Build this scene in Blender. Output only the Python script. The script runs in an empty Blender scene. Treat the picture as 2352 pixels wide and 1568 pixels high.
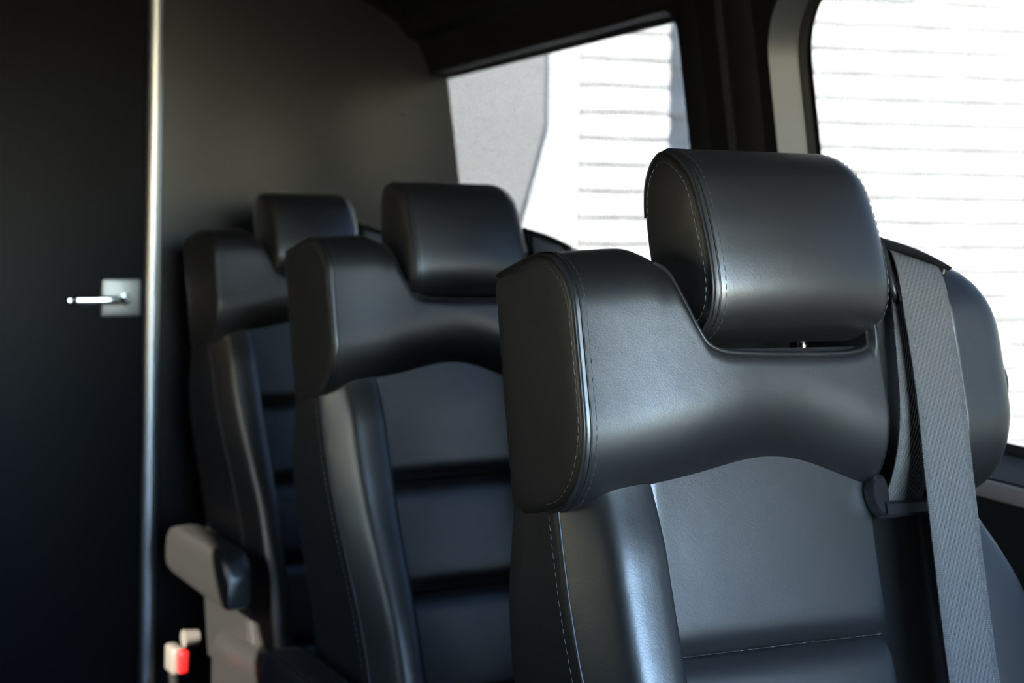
import bpy, bmesh, math, random
from mathutils import Vector, Matrix

random.seed(7)
S = bpy.context.scene
COL = S.collection

# ------------------------------------------------------------------ camera
TH = math.radians(22.84)          # camera yaw towards the window wall
ROLL = 0.0145
fw = Vector((math.sin(TH), math.cos(TH), 0)); rt = Vector((math.cos(TH), -math.sin(TH), 0)); up = Vector((0, 0, 1))
Rr = rt * math.cos(ROLL) + up * math.sin(ROLL)
Uu = up * math.cos(ROLL) - rt * math.sin(ROLL)
cam_data = bpy.data.cameras.new('camera'); cam = bpy.data.objects.new('camera', cam_data); COL.objects.link(cam)
M = Matrix.Identity(4)
for i, ax in enumerate((Rr, Uu, -fw)):
    for r in range(3): M[r][i] = ax[r]
M[0][3], M[1][3], M[2][3] = 0.0, 0.0, 1.30
cam.matrix_world = M
cam_data.sensor_width = 36; cam_data.lens = 50.0
cam_data.shift_y = -(784 - 508) / 2352
cam_data.clip_start = 0.02; cam_data.clip_end = 300
cam_data.dof.use_dof = True; cam_data.dof.focus_distance = 1.22; cam_data.dof.aperture_fstop = 6.7
S.camera = cam

# ------------------------------------------------------------------ world, sun, exposure
W = bpy.data.worlds.new('world'); S.world = W; W.use_nodes = True
nt = W.node_tree; nt.nodes.clear()
wo = nt.nodes.new('ShaderNodeOutputWorld'); bg = nt.nodes.new('ShaderNodeBackground'); sky = nt.nodes.new('ShaderNodeTexSky')
sky.sky_type = 'NISHITA'; sky.sun_disc = False; sky.sun_elevation = math.radians(27); sky.sun_rotation = math.radians(235)
sky.air_density = 1.0; sky.dust_density = 0.4; sky.ozone_density = 1.5
bg.inputs[1].default_value = 0.52
tint = nt.nodes.new('ShaderNodeMix'); tint.data_type = 'RGBA'; tint.blend_type = 'MULTIPLY'; tint.inputs[0].default_value = 1.0
tint.inputs[7].default_value = (0.94, 0.98, 1.06, 1)          # camera white balance
nt.links.new(sky.outputs[0], tint.inputs[6]); nt.links.new(tint.outputs[2], bg.inputs[0]); nt.links.new(bg.outputs[0], wo.inputs[0])
sun_d = bpy.data.lights.new('sun', 'SUN'); sun_d.energy = 26.0; sun_d.angle = math.radians(0.53); sun_d.color = (1.0, 0.985, 0.965)
sun = bpy.data.objects.new('sun', sun_d); COL.objects.link(sun)
phi, elev = math.radians(55), math.radians(27)
sdir = Vector((math.sin(phi) * math.cos(elev), math.cos(phi) * math.cos(elev), -math.sin(elev)))
sun.rotation_euler = sdir.to_track_quat('-Z', 'Y').to_euler()
sun.location = (-6, -3, 8)
S.view_settings.view_transform = 'Standard'; S.view_settings.look = 'None'
S.view_settings.gamma = 1.0; S.view_settings.use_curve_mapping = False
S.view_settings.exposure = 3.9
S.cycles.use_denoising = True
S.cycles.sample_clamp_indirect = 6.0
S.cycles.caustics_reflective = False; S.cycles.caustics_refractive = False

# ------------------------------------------------------------------ materials
def mat(name, col, rough=0.5, metal=0.0, spec=0.5, bump=None, vary=0.0, vscale=8.0, sheen=0.0, coat=0.0):
    m = bpy.data.materials.new(name); m.use_nodes = True
    n = m.node_tree.nodes; l = m.node_tree.links; b = n['Principled BSDF']
    b.inputs['Base Color'].default_value = (*col, 1); b.inputs['Roughness'].default_value = rough
    b.inputs['Metallic'].default_value = metal; b.inputs['Specular IOR Level'].default_value = spec
    if sheen: b.inputs['Sheen Weight'].default_value = sheen; b.inputs['Sheen Roughness'].default_value = 0.5
    if coat: b.inputs['Coat Weight'].default_value = coat; b.inputs['Coat Roughness'].default_value = 0.15
    tc = n.new('ShaderNodeTexCoord')
    if vary:
        nz = n.new('ShaderNodeTexNoise'); nz.inputs['Scale'].default_value = vscale; nz.inputs['Detail'].default_value = 4
        l.new(tc.outputs['Object'], nz.inputs['Vector'])
        mx = n.new('ShaderNodeMix'); mx.data_type = 'RGBA'
        mx.inputs[6].default_value = tuple(c * (1 - vary) for c in col) + (1,)
        mx.inputs[7].default_value = tuple(min(1, c * (1 + vary)) for c in col) + (1,)
        l.new(nz.outputs['Fac'], mx.inputs[0]); l.new(mx.outputs[2], b.inputs['Base Color'])
    if bump:
        sc, st, dist = bump
        nz = n.new('ShaderNodeTexNoise'); nz.inputs['Scale'].default_value = sc; nz.inputs['Detail'].default_value = 3
        l.new(tc.outputs['Object'], nz.inputs['Vector'])
        bp = n.new('ShaderNodeBump'); bp.inputs['Strength'].default_value = st; bp.inputs['Distance'].default_value = dist
        l.new(nz.outputs['Fac'], bp.inputs['Height']); l.new(bp.outputs[0], b.inputs['Normal'])
    return m

def leather_mat():
    m = bpy.data.materials.new('black_leather'); m.use_nodes = True
    n = m.node_tree.nodes; l = m.node_tree.links; b = n['Principled BSDF']
    b.inputs['Base Color'].default_value = (0.010, 0.0101, 0.0105, 1)
    b.inputs['Roughness'].default_value = 0.42; b.inputs['Specular IOR Level'].default_value = 1.0; b.inputs['IOR'].default_value = 1.68
    tc = n.new('ShaderNodeTexCoord')
    v = n.new('ShaderNodeTexVoronoi'); v.inputs['Scale'].default_value = 620; l.new(tc.outputs['Object'], v.inputs['Vector'])
    nz = n.new('ShaderNodeTexNoise'); nz.inputs['Scale'].default_value = 28; nz.inputs['Detail'].default_value = 2; l.new(tc.outputs['Object'], nz.inputs['Vector'])
    b1 = n.new('ShaderNodeBump'); b1.inputs['Strength'].default_value = 0.10; b1.inputs['Distance'].default_value = 0.0006
    b2 = n.new('ShaderNodeBump'); b2.inputs['Strength'].default_value = 0.10; b2.inputs['Distance'].default_value = 0.004
    l.new(v.outputs['Distance'], b1.inputs['Height']); l.new(nz.outputs['Fac'], b2.inputs['Height'])
    l.new(b2.outputs[0], b1.inputs['Normal']); l.new(b1.outputs[0], b.inputs['Normal'])
    return m

def webbing_mat():
    m = bpy.data.materials.new('belt_webbing'); m.use_nodes = True
    n = m.node_tree.nodes; l = m.node_tree.links; b = n['Principled BSDF']
    b.inputs['Roughness'].default_value = 0.55; b.inputs['Specular IOR Level'].default_value = 0.5
    uv = n.new('ShaderNodeUVMap'); uv.uv_map = 'UVMap'
    sep = n.new('ShaderNodeSeparateXYZ'); l.new(uv.outputs[0], sep.inputs[0])
    def math_(op, a, bb=None, val=None):
        q = n.new('ShaderNodeMath'); q.operation = op; l.new(a, q.inputs[0])
        if bb is not None: l.new(bb, q.inputs[1])
        elif val is not None: q.inputs[1].default_value = val
        return q.outputs[0]
    # woven twill: slanted ridges, finer and criss-crossed near the two selvages (uv in metres)
    x, y = sep.outputs[0], sep.outputs[1]
    a1 = math_('ADD', math_('MULTIPLY', x, val=2 * math.pi / 0.0046), math_('MULTIPLY', y, val=2 * math.pi / 0.0105))
    a2 = math_('SUBTRACT', math_('MULTIPLY', y, val=2 * math.pi / 0.0066), math_('MULTIPLY', x, val=2 * math.pi / 0.0140))
    w = math_('MULTIPLY', math_('SINE', a1), math_('ADD', math_('MULTIPLY', math_('SINE', a2), val=0.45), val=0.55))
    e = math_('GREATER_THAN', math_('ABSOLUTE', x), val=0.0215)
    f1 = math_('SINE', math_('MULTIPLY', math_('ADD', x, y), val=2 * math.pi / 0.0032))
    f2 = math_('SINE', math_('MULTIPLY', math_('SUBTRACT', x, y), val=2 * math.pi / 0.0032))
    fw_ = math_('MULTIPLY', f1, f2)
    mxh = n.new('ShaderNodeMix'); mxh.data_type = 'FLOAT'; l.new(e, mxh.inputs[0]); l.new(w, mxh.inputs[2]); l.new(fw_, mxh.inputs[3])
    bp = n.new('ShaderNodeBump'); bp.inputs['Strength'].default_value = 0.55; bp.inputs['Distance'].default_value = 0.0008
    l.new(mxh.outputs[0], bp.inputs['Height']); l.new(bp.outputs[0], b.inputs['Normal'])
    mr = n.new('ShaderNodeMapRange'); l.new(mxh.outputs[0], mr.inputs[0]); mr.inputs[1].default_value = -1; mr.inputs[2].default_value = 1
    mr.inputs[3].default_value = 0; mr.inputs[4].default_value = 1
    mc = n.new('ShaderNodeMix'); mc.data_type = 'RGBA'; mc.inputs[6].default_value = (0.078, 0.075, 0.074, 1); mc.inputs[7].default_value = (0.18, 0.174, 0.171, 1)
    l.new(mr.outputs[0], mc.inputs[0]); l.new(mc.outputs[2], b.inputs['Base Color'])
    return m

def glass_mat(name, tint):
    m = bpy.data.materials.new(name); m.use_nodes = True
    n = m.node_tree.nodes; l = m.node_tree.links; n.clear()
    o = n.new('ShaderNodeOutputMaterial'); t = n.new('ShaderNodeBsdfTransparent'); t.inputs[0].default_value = (*tint, 1)
    g = n.new('ShaderNodeBsdfGlossy'); g.inputs['Roughness'].default_value = 0.02
    lw = n.new('ShaderNodeLayerWeight'); lw.inputs[0].default_value = 0.5
    pw = n.new('ShaderNodeMath'); pw.operation = 'POWER'; pw.inputs[1].default_value = 5.0; l.new(lw.outputs['Facing'], pw.inputs[0])
    fr = n.new('ShaderNodeMath'); fr.operation = 'MULTIPLY_ADD'; fr.inputs[1].default_value = 0.9; fr.inputs[2].default_value = 0.035; l.new(pw.outputs[0], fr.inputs[0])
    mx = n.new('ShaderNodeMixShader'); l.new(fr.outputs[0], mx.inputs[0]); l.new(t.outputs[0], mx.inputs[1]); l.new(g.outputs[0], mx.inputs[2])
    l.new(mx.outputs[0], o.inputs[0]); return m

LEATHER = leather_mat()
WEB = webbing_mat()
GLASS = glass_mat('privacy_glass', (0.140, 0.141, 0.140))   # two faces: about a quarter of the light passes
GLASSL = glass_mat('smoked_glass', (0.27, 0.26, 0.24))
CLEAR = glass_mat('clear_glass', (0.96, 0.97, 0.965))
THREAD = mat('seam_thread', (0.13, 0.13, 0.135), 0.6)
PIPE = mat('leather_piping', (0.022, 0.022, 0.023), 0.42, spec=0.6)
PLAST = mat('black_plastic', (0.018, 0.018, 0.019), 0.30, spec=0.5)
PLASTM = mat('black_matte_plastic', (0.010, 0.010, 0.0105), 0.62, spec=0.25, bump=(900, 0.1, 0.0004))
SHELL = mat('seat_shell', (0.02, 0.02, 0.021), 0.5)
CHROME = mat('chrome', (0.85, 0.85, 0.86), 0.12, metal=1.0)
SATIN = mat('satin_nickel', (0.36, 0.36, 0.35), 0.45, metal=1.0)
ALU = mat('aluminium_strip', (0.86, 0.87, 0.89), 0.42, metal=1.0, bump=(300, 0.03, 0.0004))
RED = mat('red_button', (0.62, 0.012, 0.014), 0.35)
BUCK = mat('buckle_plastic', (0.13, 0.12, 0.11), 0.4)
PANEL = mat('charcoal_partition', (0.009, 0.0098, 0.0112), 0.27, spec=0.27, vary=0.10, vscale=3.0, bump=(700, 0.05, 0.0004))
DOORM = mat('black_door', (0.007, 0.0074, 0.009), 0.5, spec=0.17, vary=0.08, vscale=2.0)
TRIMB = mat('black_trim_plastic', (0.006, 0.006, 0.0065), 0.6, spec=0.25, bump=(800, 0.08, 0.0004))
REVEAL = mat('grey_reveal_plastic', (0.050, 0.055, 0.064), 0.45, bump=(800, 0.06, 0.0004))
RUBBER = mat('window_rubber', (0.008, 0.008, 0.008), 0.6)
CEIL = mat('black_headliner', (0.009, 0.009, 0.009), 0.6, spec=0.25, bump=(600, 0.15, 0.0006))
FLOORM = mat('dark_vinyl_floor', (0.05, 0.047, 0.043), 0.5, vary=0.2, vscale=12)
LWALL = mat('brown_side_panel', (0.014, 0.010, 0.009), 0.55, spec=0.2, vary=0.15, vscale=3)
SILL = mat('sill_trim', (0.22, 0.18, 0.175), 0.5)
WHITEP = mat('white_painted_block', (0.82, 0.82, 0.80), 0.75, vary=0.05, vscale=14, bump=(60, 0.35, 0.006))
MORTAR = mat('white_painted_mortar', (0.74, 0.74, 0.72), 0.85, bump=(80, 0.4, 0.006))
STUCCO = mat('white_smooth_stucco', (0.84, 0.84, 0.82), 0.8)
GSHADE = mat('pale_grey_shade', (0.34, 0.345, 0.335), 0.6)  # grey that stands in for shade on the outside wall
GROUND = mat('grey_concrete_ground', (0.42, 0.40, 0.37), 0.9, vary=0.15, vscale=2, bump=(40, 0.3, 0.01))
VANSKIN = mat('black_van_paint', (0.02, 0.02, 0.022), 0.25, coat=0.5)

# ------------------------------------------------------------------ mesh helpers
def obj(name, verts, faces, m, parent=None, smooth=None, uvs=None):
    me = bpy.data.meshes.new(name); me.from_pydata([tuple(v) for v in verts], [], faces)
    bm = bmesh.new(); bm.from_mesh(me); bmesh.ops.recalc_face_normals(bm, faces=bm.faces); bm.to_mesh(me); bm.free()
    if m: me.materials.append(m)
    if smooth is not None:
        me.shade_smooth(); me.set_sharp_from_angle(angle=math.radians(smooth))
    o = bpy.data.objects.new(name, me); COL.objects.link(o)
    if parent: o.parent = parent
    return o

def tag(o, label=None, cat=None, group=None, kind=None):
    if label: o['label'] = label
    if cat: o['category'] = cat
    if group: o['group'] = group
    if kind: o['kind'] = kind
    return o

def empty(name, loc):
    o = bpy.data.objects.new(name, None); COL.objects.link(o); o.location = loc; o.empty_display_size = 0.1; return o

def loft(secs, cap0=True, cap1=True, close=True):
    """secs: rings of equal length -> verts, faces"""
    v = [p for s in secs for p in s]; f = []; n = len(secs[0])
    for i in range(len(secs) - 1):
        for j in range(n if close else n - 1):
            k = (j + 1) % n
            f.append((i * n + j, i * n + k, (i + 1) * n + k, (i + 1) * n + j))
    if cap0: f.append(tuple(range(n)))
    if cap1: f.append(tuple(range((len(secs) - 1) * n, len(secs) * n)))
    return v, f

def lerp_tab(tab, x):
    tab = sorted(tab)
    if x <= tab[0][0]: return tab[0][1]
    if x >= tab[-1][0]: return tab[-1][1]
    for i in range(len(tab) - 1):
        x0, y0 = tab[i]; x1, y1 = tab[i + 1]
        if x0 <= x <= x1:
            # cubic hermite with finite-difference tangents (monotone enough for these tables)
            def sl(k):
                if k <= 0: return (tab[1][1] - tab[0][1]) / (tab[1][0] - tab[0][0])
                if k >= len(tab) - 1: return (tab[-1][1] - tab[-2][1]) / (tab[-1][0] - tab[-2][0])
                a = (tab[k][1] - tab[k - 1][1]) / (tab[k][0] - tab[k - 1][0]); b = (tab[k + 1][1] - tab[k][1]) / (tab[k + 1][0] - tab[k][0])
                return 0 if a * b <= 0 else 2 * a * b / (a + b)
            h = x1 - x0; t = (x - x0) / h; m0, m1 = sl(i) * h, sl(i + 1) * h
            return (2 * t**3 - 3 * t**2 + 1) * y0 + (t**3 - 2 * t**2 + t) * m0 + (-2 * t**3 + 3 * t**2) * y1 + (t**3 - t**2) * m1

def catmull(pts, per=8, closed=False):
    out = []; n = len(pts); P = [Vector(p) for p in pts]
    rng = range(n) if closed else range(n - 1)
    for i in rng:
        p1, p2 = P[i], P[(i + 1) % n]
        p0 = P[(i - 1) % n] if closed or i > 0 else p1 * 2 - p2
        p3 = P[(i + 2) % n] if closed or i + 2 < n else p2 * 2 - p1
        for k in range(per):
            t = k / per
            out.append(0.5 * ((2 * p1) + (p2 - p0) * t + (2 * p0 - 5 * p1 + 4 * p2 - p3) * t * t + (3 * p1 - p0 - 3 * p2 + p3) * t**3))
    if not closed: out.append(P[-1].copy())
    return out

def resample(pts, n, closed=False):
    P = [Vector(p) for p in pts]
    if closed: P = P + [P[0]]
    L = [0.0]
    for i in range(1, len(P)): L.append(L[-1] + (P[i] - P[i - 1]).length)
    out = []; m = n if closed else n - 1; j = 0
    for k in range(n):
        d = L[-1] * k / m
        while j < len(L) - 2 and L[j + 1] < d: j += 1
        t = (d - L[j]) / max(1e-9, L[j + 1] - L[j]); out.append(P[j].lerp(P[j + 1], t))
    return out

def tube(path, r, seg=8, closed=False, rfun=None):
    P = [Vector(p) for p in path]; n = len(P); secs = []; prev = None
    for i in range(n):
        a = P[(i - 1) % n] if closed or i > 0 else P[i]; b = P[(i + 1) % n] if closed or i < n - 1 else P[i]
        t = (b - a).normalized()
        if prev is None:
            q = Vector((0, 0, 1)) if abs(t.z) < 0.9 else Vector((1, 0, 0)); u = t.cross(q).normalized()
        else: u = (prev - t * prev.dot(t)).normalized()
        prev = u; w = t.cross(u); rr = rfun(i / (n - 1)) if rfun else r
        secs.append([P[i] + (u * math.cos(2 * math.pi * k / seg) + w * math.sin(2 * math.pi * k / seg)) * rr for k in range(seg)])
    if closed: secs.append(secs[0]); return loft(secs, False, False)
    return loft(secs)

def box_bm(sx, sy, sz, bev=0.0, seg=2, loc=(0, 0, 0)):
    bm = bmesh.new(); bmesh.ops.create_cube(bm, size=1)
    for v in bm.verts: v.co = Vector((v.co.x * sx, v.co.y * sy, v.co.z * sz))
    if bev > 0: bmesh.ops.bevel(bm, geom=list(bm.edges), offset=bev, segments=seg, profile=0.5, affect='EDGES')
    bmesh.ops.translate(bm, verts=bm.verts, vec=loc); return bm

def from_bm(name, bm, m, parent=None, smooth=35):
    me = bpy.data.meshes.new(name); bmesh.ops.recalc_face_normals(bm, faces=bm.faces); bm.to_mesh(me); bm.free()
    if m: me.materials.append(m)
    if smooth: me.shade_smooth(); me.set_sharp_from_angle(angle=math.radians(smooth))
    o = bpy.data.objects.new(name, me); COL.objects.link(o)
    if parent: o.parent = parent
    return o

def box(name, lo, hi, m, parent=None, bev=0.0, seg=2):
    c = [(a + b) / 2 for a, b in zip(lo, hi)]; s = [b - a for a, b in zip(lo, hi)]
    return from_bm(name, box_bm(*s, bev, seg, c), m, parent)

def stitches(path, normal_up, m, name, parent, length=0.0052, gap=0.0030, r=0.00052):
    """thread dashes along a path: small flattened ellipsoids joined in one mesh"""
    P = [Vector(p) for p in path]; L = [0.0]
    for i in range(1, len(P)): L.append(L[-1] + (P[i] - P[i - 1]).length)
    V, Fc = [], []; d = 0.0; j = 0
    def at(d):
        k = 0
        lo, hi = 0, len(L) - 1
        while hi - lo > 1:
            mid = (lo + hi) // 2
            if L[mid] <= d: lo = mid
            else: hi = mid
        t = (d - L[lo]) / max(1e-9, L[lo + 1] - L[lo]); return P[lo].lerp(P[lo + 1], t)
    while d + length < L[-1]:
        a, b = at(d), at(d + length); t = (b - a).normalized()
        q = Vector((1, 0, 0)) if abs(t.x) < 0.8 else Vector((0, 0, 1)); u = t.cross(q).normalized(); w = t.cross(u)
        base = len(V); ring = [(0.0, 0.35), (0.5, 1.0), (1.0, 0.35)]
        for tt, rr in ring:
            c = a.lerp(b, tt)
            for k in range(5):
                an = 2 * math.pi * k / 5; V.append(c + (u * math.cos(an) + w * math.sin(an)) * r * rr)
        for i in range(2):
            for k in range(5):
                k2 = (k + 1) % 5; Fc.append((base + i * 5 + k, base + i * 5 + k2, base + i * 5 + 5 + k2, base + i * 5 + 5 + k))
        Fc.append(tuple(range(base, base + 5))); Fc.append(tuple(range(base + 10, base + 15)))
        d += length + gap
    o = obj(name, V, Fc, m, parent, smooth=80); o['kind'] = 'stuff'; return o

# ================================================================== SETTING: the van
YP = 3.35                                   # rear partition plane
def xg(z): return 1.27 - (z - 1.40) * 0.14  # glass plane (walls lean inwards above the belt line)
def xi(z): return xg(z) - 0.05              # inner cladding
ZS, ZT = 1.00, 1.666                        # window sill / head heights

tag(box('floor', (-0.78, -1.2, -0.06), (1.36, YP + 0.04, 0.0), FLOORM), kind='structure')

def extrude_y(name, prof, y0, y1, m, smooth=30):
    v, f = loft([[(x, y0, z) for x, z in prof], [(x, y1, z) for x, z in prof]])
    return obj(name, v, f, m, smooth=smooth)

# ceiling with coves over both side walls
ceil_in = [(xi(ZT) + 0.002, ZT), (1.150, 1.743), (1.120, 1.752), (1.095, 1.790), (0.98, 1.850), (0.80, 1.885), (0.30, 1.90), (-0.20, 1.885), (-0.45, 1.85), (-0.56, 1.79), (-0.62, 1.70)]
ceil_out = [(-0.72, 1.72), (-0.66, 1.86), (-0.50, 1.96), (0.30, 2.02), (1.00, 1.96), (1.20, 1.86), (1.262, 1.72), (xg(ZT) + 0.012, ZT + 0.004)]
tag(extrude_y('ceiling', ceil_in + ceil_out, -1.2, YP + 0.04, CEIL, smooth=25), kind='structure')

def rrect(y0, y1, z0, z1, r, seg=8):
    """rounded rectangle in (y,z), counter-clockwise; r = (r at y0z0, y1z0, y1z1, y0z1)"""
    out = []
    for (cy, cz, a0, rr) in ((y0, z0, 180, r[0]), (y1, z0, 270, r[1]), (y1, z1, 0, r[2]), (y0, z1, 90, r[3])):
        ccy = cy + rr if cy == y0 else cy - rr; ccz = cz + rr if cz == z0 else cz - rr
        for k in range(seg + 1):
            a = math.radians(a0 + 90 * k / seg); out.append((ccy + rr * math.cos(a), ccz + rr * math.sin(a)))
    return out

WIN = {1: (2.112, 3.62, ZS, ZT - 0.002, (0.05, 0.05, 0.05, 0.045)),
       2: (0.56, 1.835, ZS, ZT - 0.002, (0.07, 0.07, 0.115, 0.10))}

# wall_right: inner cladding with window openings; built as a slab strip around the openings
def wall_panel(name, y0, y1, z0, z1, holes, xin, xout, m):
    """flat-ish wall between y0..y1, z0..z1 with rounded-rect holes, thickness xin->xout (functions of z)"""
    bm = bmesh.new()
    def loop(pts, fx):
        vs = [bm.verts.new((fx(z), y, z)) for y, z in pts]
        return vs, [bm.edges.new((vs[i], vs[(i + 1) % len(vs)])) for i in range(len(vs))]
    for fx in (xin, xout):
        n = 8
        outer = [(y0 + (y1 - y0) * k / n, z0) for k in range(n)] + [(y1, z0 + (z1 - z0) * k / n) for k in range(n)] + \
                [(y1 - (y1 - y0) * k / n, z1) for k in range(n)] + [(y0, z1 - (z1 - z0) * k / n) for k in range(n)]
        es = loop(outer, fx)[1]
        for h in holes: es += loop(h, fx)[1]
        bmesh.ops.triangle_fill(bm, use_beauty=True, use_dissolve=False, edges=es)
    return from_bm(name, bm, m, smooth=25)

wr = empty('wall_right', (0, 0, 0)); tag(wr, kind='structure')
def flatx(z): return xi(max(z, 1.0))
def flatxo(z): return xg(max(z, 1.0)) - 0.004
holes_in = [rrect(w[0] - 0.0, min(w[1], YP + 0.02) if k == 1 else w[1], w[2], w[3], w[4]) for k, w in WIN.items()]
w_in = wall_panel('side_cladding', -1.2, YP + 0.30, 0.0, ZT + 0.02,
                  [rrect(*WIN[1][:4], WIN[1][4]), rrect(WIN[2][0] - .02, WIN[2][1] + 0.014, WIN[2][2] - .02, WIN[2][3], WIN[2][4])], flatx, lambda z: flatx(z) + 0.012, TRIMB)
w_in.parent = wr
w_out = wall_panel('outer_skin', -1.2, YP + 0.30, -0.25, ZT + 0.06, [rrect(w[0] + .012, w[1] - .012, w[2] + .012, w[3] - .0, w[4]) for w in WIN.values()],
                   lambda z: xg(max(z, 0.9)) + 0.002, lambda z: xg(max(z, 0.9)) + 0.012, VANSKIN)
w_out.parent = wr

def ring_strip(name, ringA, ringB, m, parent, th=0.004):
    n = len(ringA); v = list(ringA) + list(ringB)
    f = [(i, (i + 1) % n, n + (i + 1) % n, n + i) for i in range(n)]
    return obj(name, v, f, m, parent, smooth=40)

for k, w in WIN.items():
    root = empty('window_%d' % k, (0, 0, 0)); tag(root, kind='structure')
    rr = w[4]
    grow = 0.014 if k == 2 else 0.0
    A = rrect(w[0] - (.02 if k == 2 else 0), w[1] + grow, w[2] - (.02 if k == 2 else 0), w[3], rr)
    B = rrect(w[0] + .004, w[1] - .004, w[2] + .004, w[3] - .001, rr)
    Cc = rrect(w[0] + .020, w[1] - .020, w[2] + .020, w[3] - .010, rr)
    # reveal from the inner cladding out to the seal
    ring_strip('window_reveal', [(xi(z) + 0.001, y, z) for y, z in A], [(xg(z) - 0.006, y, z) for y, z in B], REVEAL if k == 2 else TRIMB, root)
    # rubber seal: flat ring with lip
    s1 = [(xg(z) - 0.006, y, z) for y, z in B]; s2 = [(xg(z) - 0.010, y, z) for y, z in rrect(w[0] + .012, w[1] - .012, w[2] + .012, w[3] - .006, rr)]; s3 = [(xg(z) - 0.002, y, z) for y, z in Cc]
    v, f = loft([s1, s2, s3], False, False); obj('rubber_seal', v, f, RUBBER, root, smooth=30)
    g = rrect(w[0] + .006, w[1] - .006, w[2] + .006, w[3] - .002, rr)
    v, f = loft([[(xg(z) - 0.003, y, z) for y, z in g], [(xg(z) + 0.001, y, z) for y, z in g]]); obj('glass_pane', v, f, GLASS, root)

# sill trim under the middle window
tag(box('trim_2', (xi(1.0) - 0.012, 0.3, 0.955), (xi(1.0) + 0.03, 2.05, 0.978), SILL, bev=0.005), kind='structure')

# pillar cladding between the two windows
def pillar():
    secs = []
    for k in range(13):
        z = 0.97 + (ZT + 0.01 - 0.97) * k / 12; b = xi(max(z, 1.0))
        pr = [(2.098, 0.0), (2.090, -0.006), (2.03, -0.012), (2.015, -0.020), (1.955, -0.022), (1.945, -0.014), (1.905, -0.012), (1.885, -0.004), (1.878, 0.0)]
        secs.append([(b + dx + 0.002, y, z) for y, dx in pr])
    v, f = loft(secs); return obj('trim_3', v, f, TRIMB, smooth=25)
tag(pillar(), kind='structure')

# left wall; unseen smoked quarter window shaped to aim sun at the rear seat
def quarter(e):
    c = [(1.42 - 2 * e, 0.95 - e), (1.52, 0.945 - e), (2.16, 0.945 - e), (2.21 + e, 0.95 - e), (2.22 + e, 1.00), (2.22 + e, 1.40), (2.21 + e, 1.45 + e), (2.16, 1.455 + e), (1.90, 1.455 + e), (1.83 - e, 1.45 + e)]
    return c
tag(wall_panel('wall_left', -1.2, YP + 0.04, 0.0, 1.72, [quarter(0.0)],
               lambda z: -0.70 + max(0, z - 1.0) * 0.10, lambda z: -0.76 + max(0, z - 1.0) * 0.10, LWALL), kind='structure')
wl4 = empty('window_4', (0, 0, 0)); tag(wl4, kind='structure')
g = quarter(0.006)
lx = lambda z: -0.735 + max(0, z - 1.0) * 0.10
v, f = loft([[(lx(z), y, z) for y, z in g], [(lx(z) - 0.004, y, z) for y, z in g]]); obj('glass_pane', v, f, GLASSL, wl4)
# front end with the windscreen opening (behind the camera)
def wall_front():
    bm = bmesh.new()
    for yy in (-1.20, -1.14):
        outer = [(-0.75, -0.06), (1.36, -0.06), (1.36, 1.2), (1.24, 1.75), (1.0, 1.97), (0.3, 2.02), (-0.4, 1.97), (-0.68, 1.75), (-0.75, 1.2)]
        hole = rrect(-0.02, 0.84, 1.12, 1.84, (0.1, 0.1, 0.15, 0.15))
        es = []
        for pts in (outer, hole):
            vs = [bm.verts.new((x, yy, z)) for x, z in pts]; es += [bm.edges.new((vs[i], vs[(i + 1) % len(vs)])) for i in range(len(vs))]
        bmesh.ops.triangle_fill(bm, use_beauty=True, use_dissolve=False, edges=es)
    return from_bm('wall_front', bm, TRIMB, smooth=25)
tag(wall_front(), kind='structure')
w3 = empty('window_3', (0, 0, 0)); tag(w3, kind='structure')
g = rrect(-0.025, 0.845, 1.115, 1.845, (0.1, 0.1, 0.15, 0.15))
v, f = loft([[(x, -1.172, z) for x, z in g], [(x, -1.167, z) for x, z in g]]); obj('glass_pane', v, f, CLEAR, w3)

# rear partition: fixed panel, metal strip, flush door
prof = [(0.512, 0.0), (1.30, 0.0), (xg(1.0) - .004, 1.0), (xg(ZT) - .004, ZT), (1.150, 1.743), (1.120, 1.752), (1.095, 1.790), (0.98, 1.850), (0.80, 1.885), (0.512, 1.895)]
v, f = loft([[(x, YP, z) for x, z in prof], [(x, YP + 0.035, z) for x, z in prof]])
rear = tag(obj('wall_rear', v, f, PANEL, smooth=20), kind='structure')
def cyl_y(name, x, y, z, r, depth, m, parent, seg=20, bev=0.001):
    bm = bmesh.new(); bmesh.ops.create_cone(bm, cap_ends=True, segments=seg, radius1=r, radius2=r, depth=depth)
    bmesh.ops.bevel(bm, geom=[e for e in bm.edges if abs(e.verts[0].co.z - e.verts[1].co.z) < 1e-6], offset=bev, segments=2, affect='EDGES')
    bmesh.ops.rotate(bm, verts=bm.verts, matrix=Matrix.Rotation(math.pi / 2, 3, 'X')); bmesh.ops.translate(bm, verts=bm.verts, vec=(x, y, z))
    return from_bm(name, bm, m, parent)
cyl_y('screw_cap', 1.113, YP - 0.001, 1.561, 0.0065, 0.004, TRIMB, rear)
v, f = loft([[(x, y, 0.0) for x, y in ((0.494, YP - 0.004), (0.500, YP - 0.011), (0.511, YP - 0.0145), (0.523, YP - 0.011), (0.529, YP - 0.004), (0.529, YP + 0.004), (0.494, YP + 0.004))],
             [(x, y, 1.895) for x, y in ((0.494, YP - 0.004), (0.500, YP - 0.011), (0.511, YP - 0.0145), (0.523, YP - 0.011), (0.529, YP - 0.004), (0.529, YP + 0.004), (0.494, YP + 0.004))]])
tag(obj('trim_1', v, f, ALU, smooth=50), kind='structure')
door = tag(box('door_1', (-0.30, YP + 0.002, 0.012), (0.492, YP + 0.035, 1.87), DOORM, bev=0.003), kind='structure')
tag(box('wall_partition', (-0.72, YP, 0.0), (-0.305, YP + 0.035, 1.87), PANEL), kind='structure')
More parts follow.
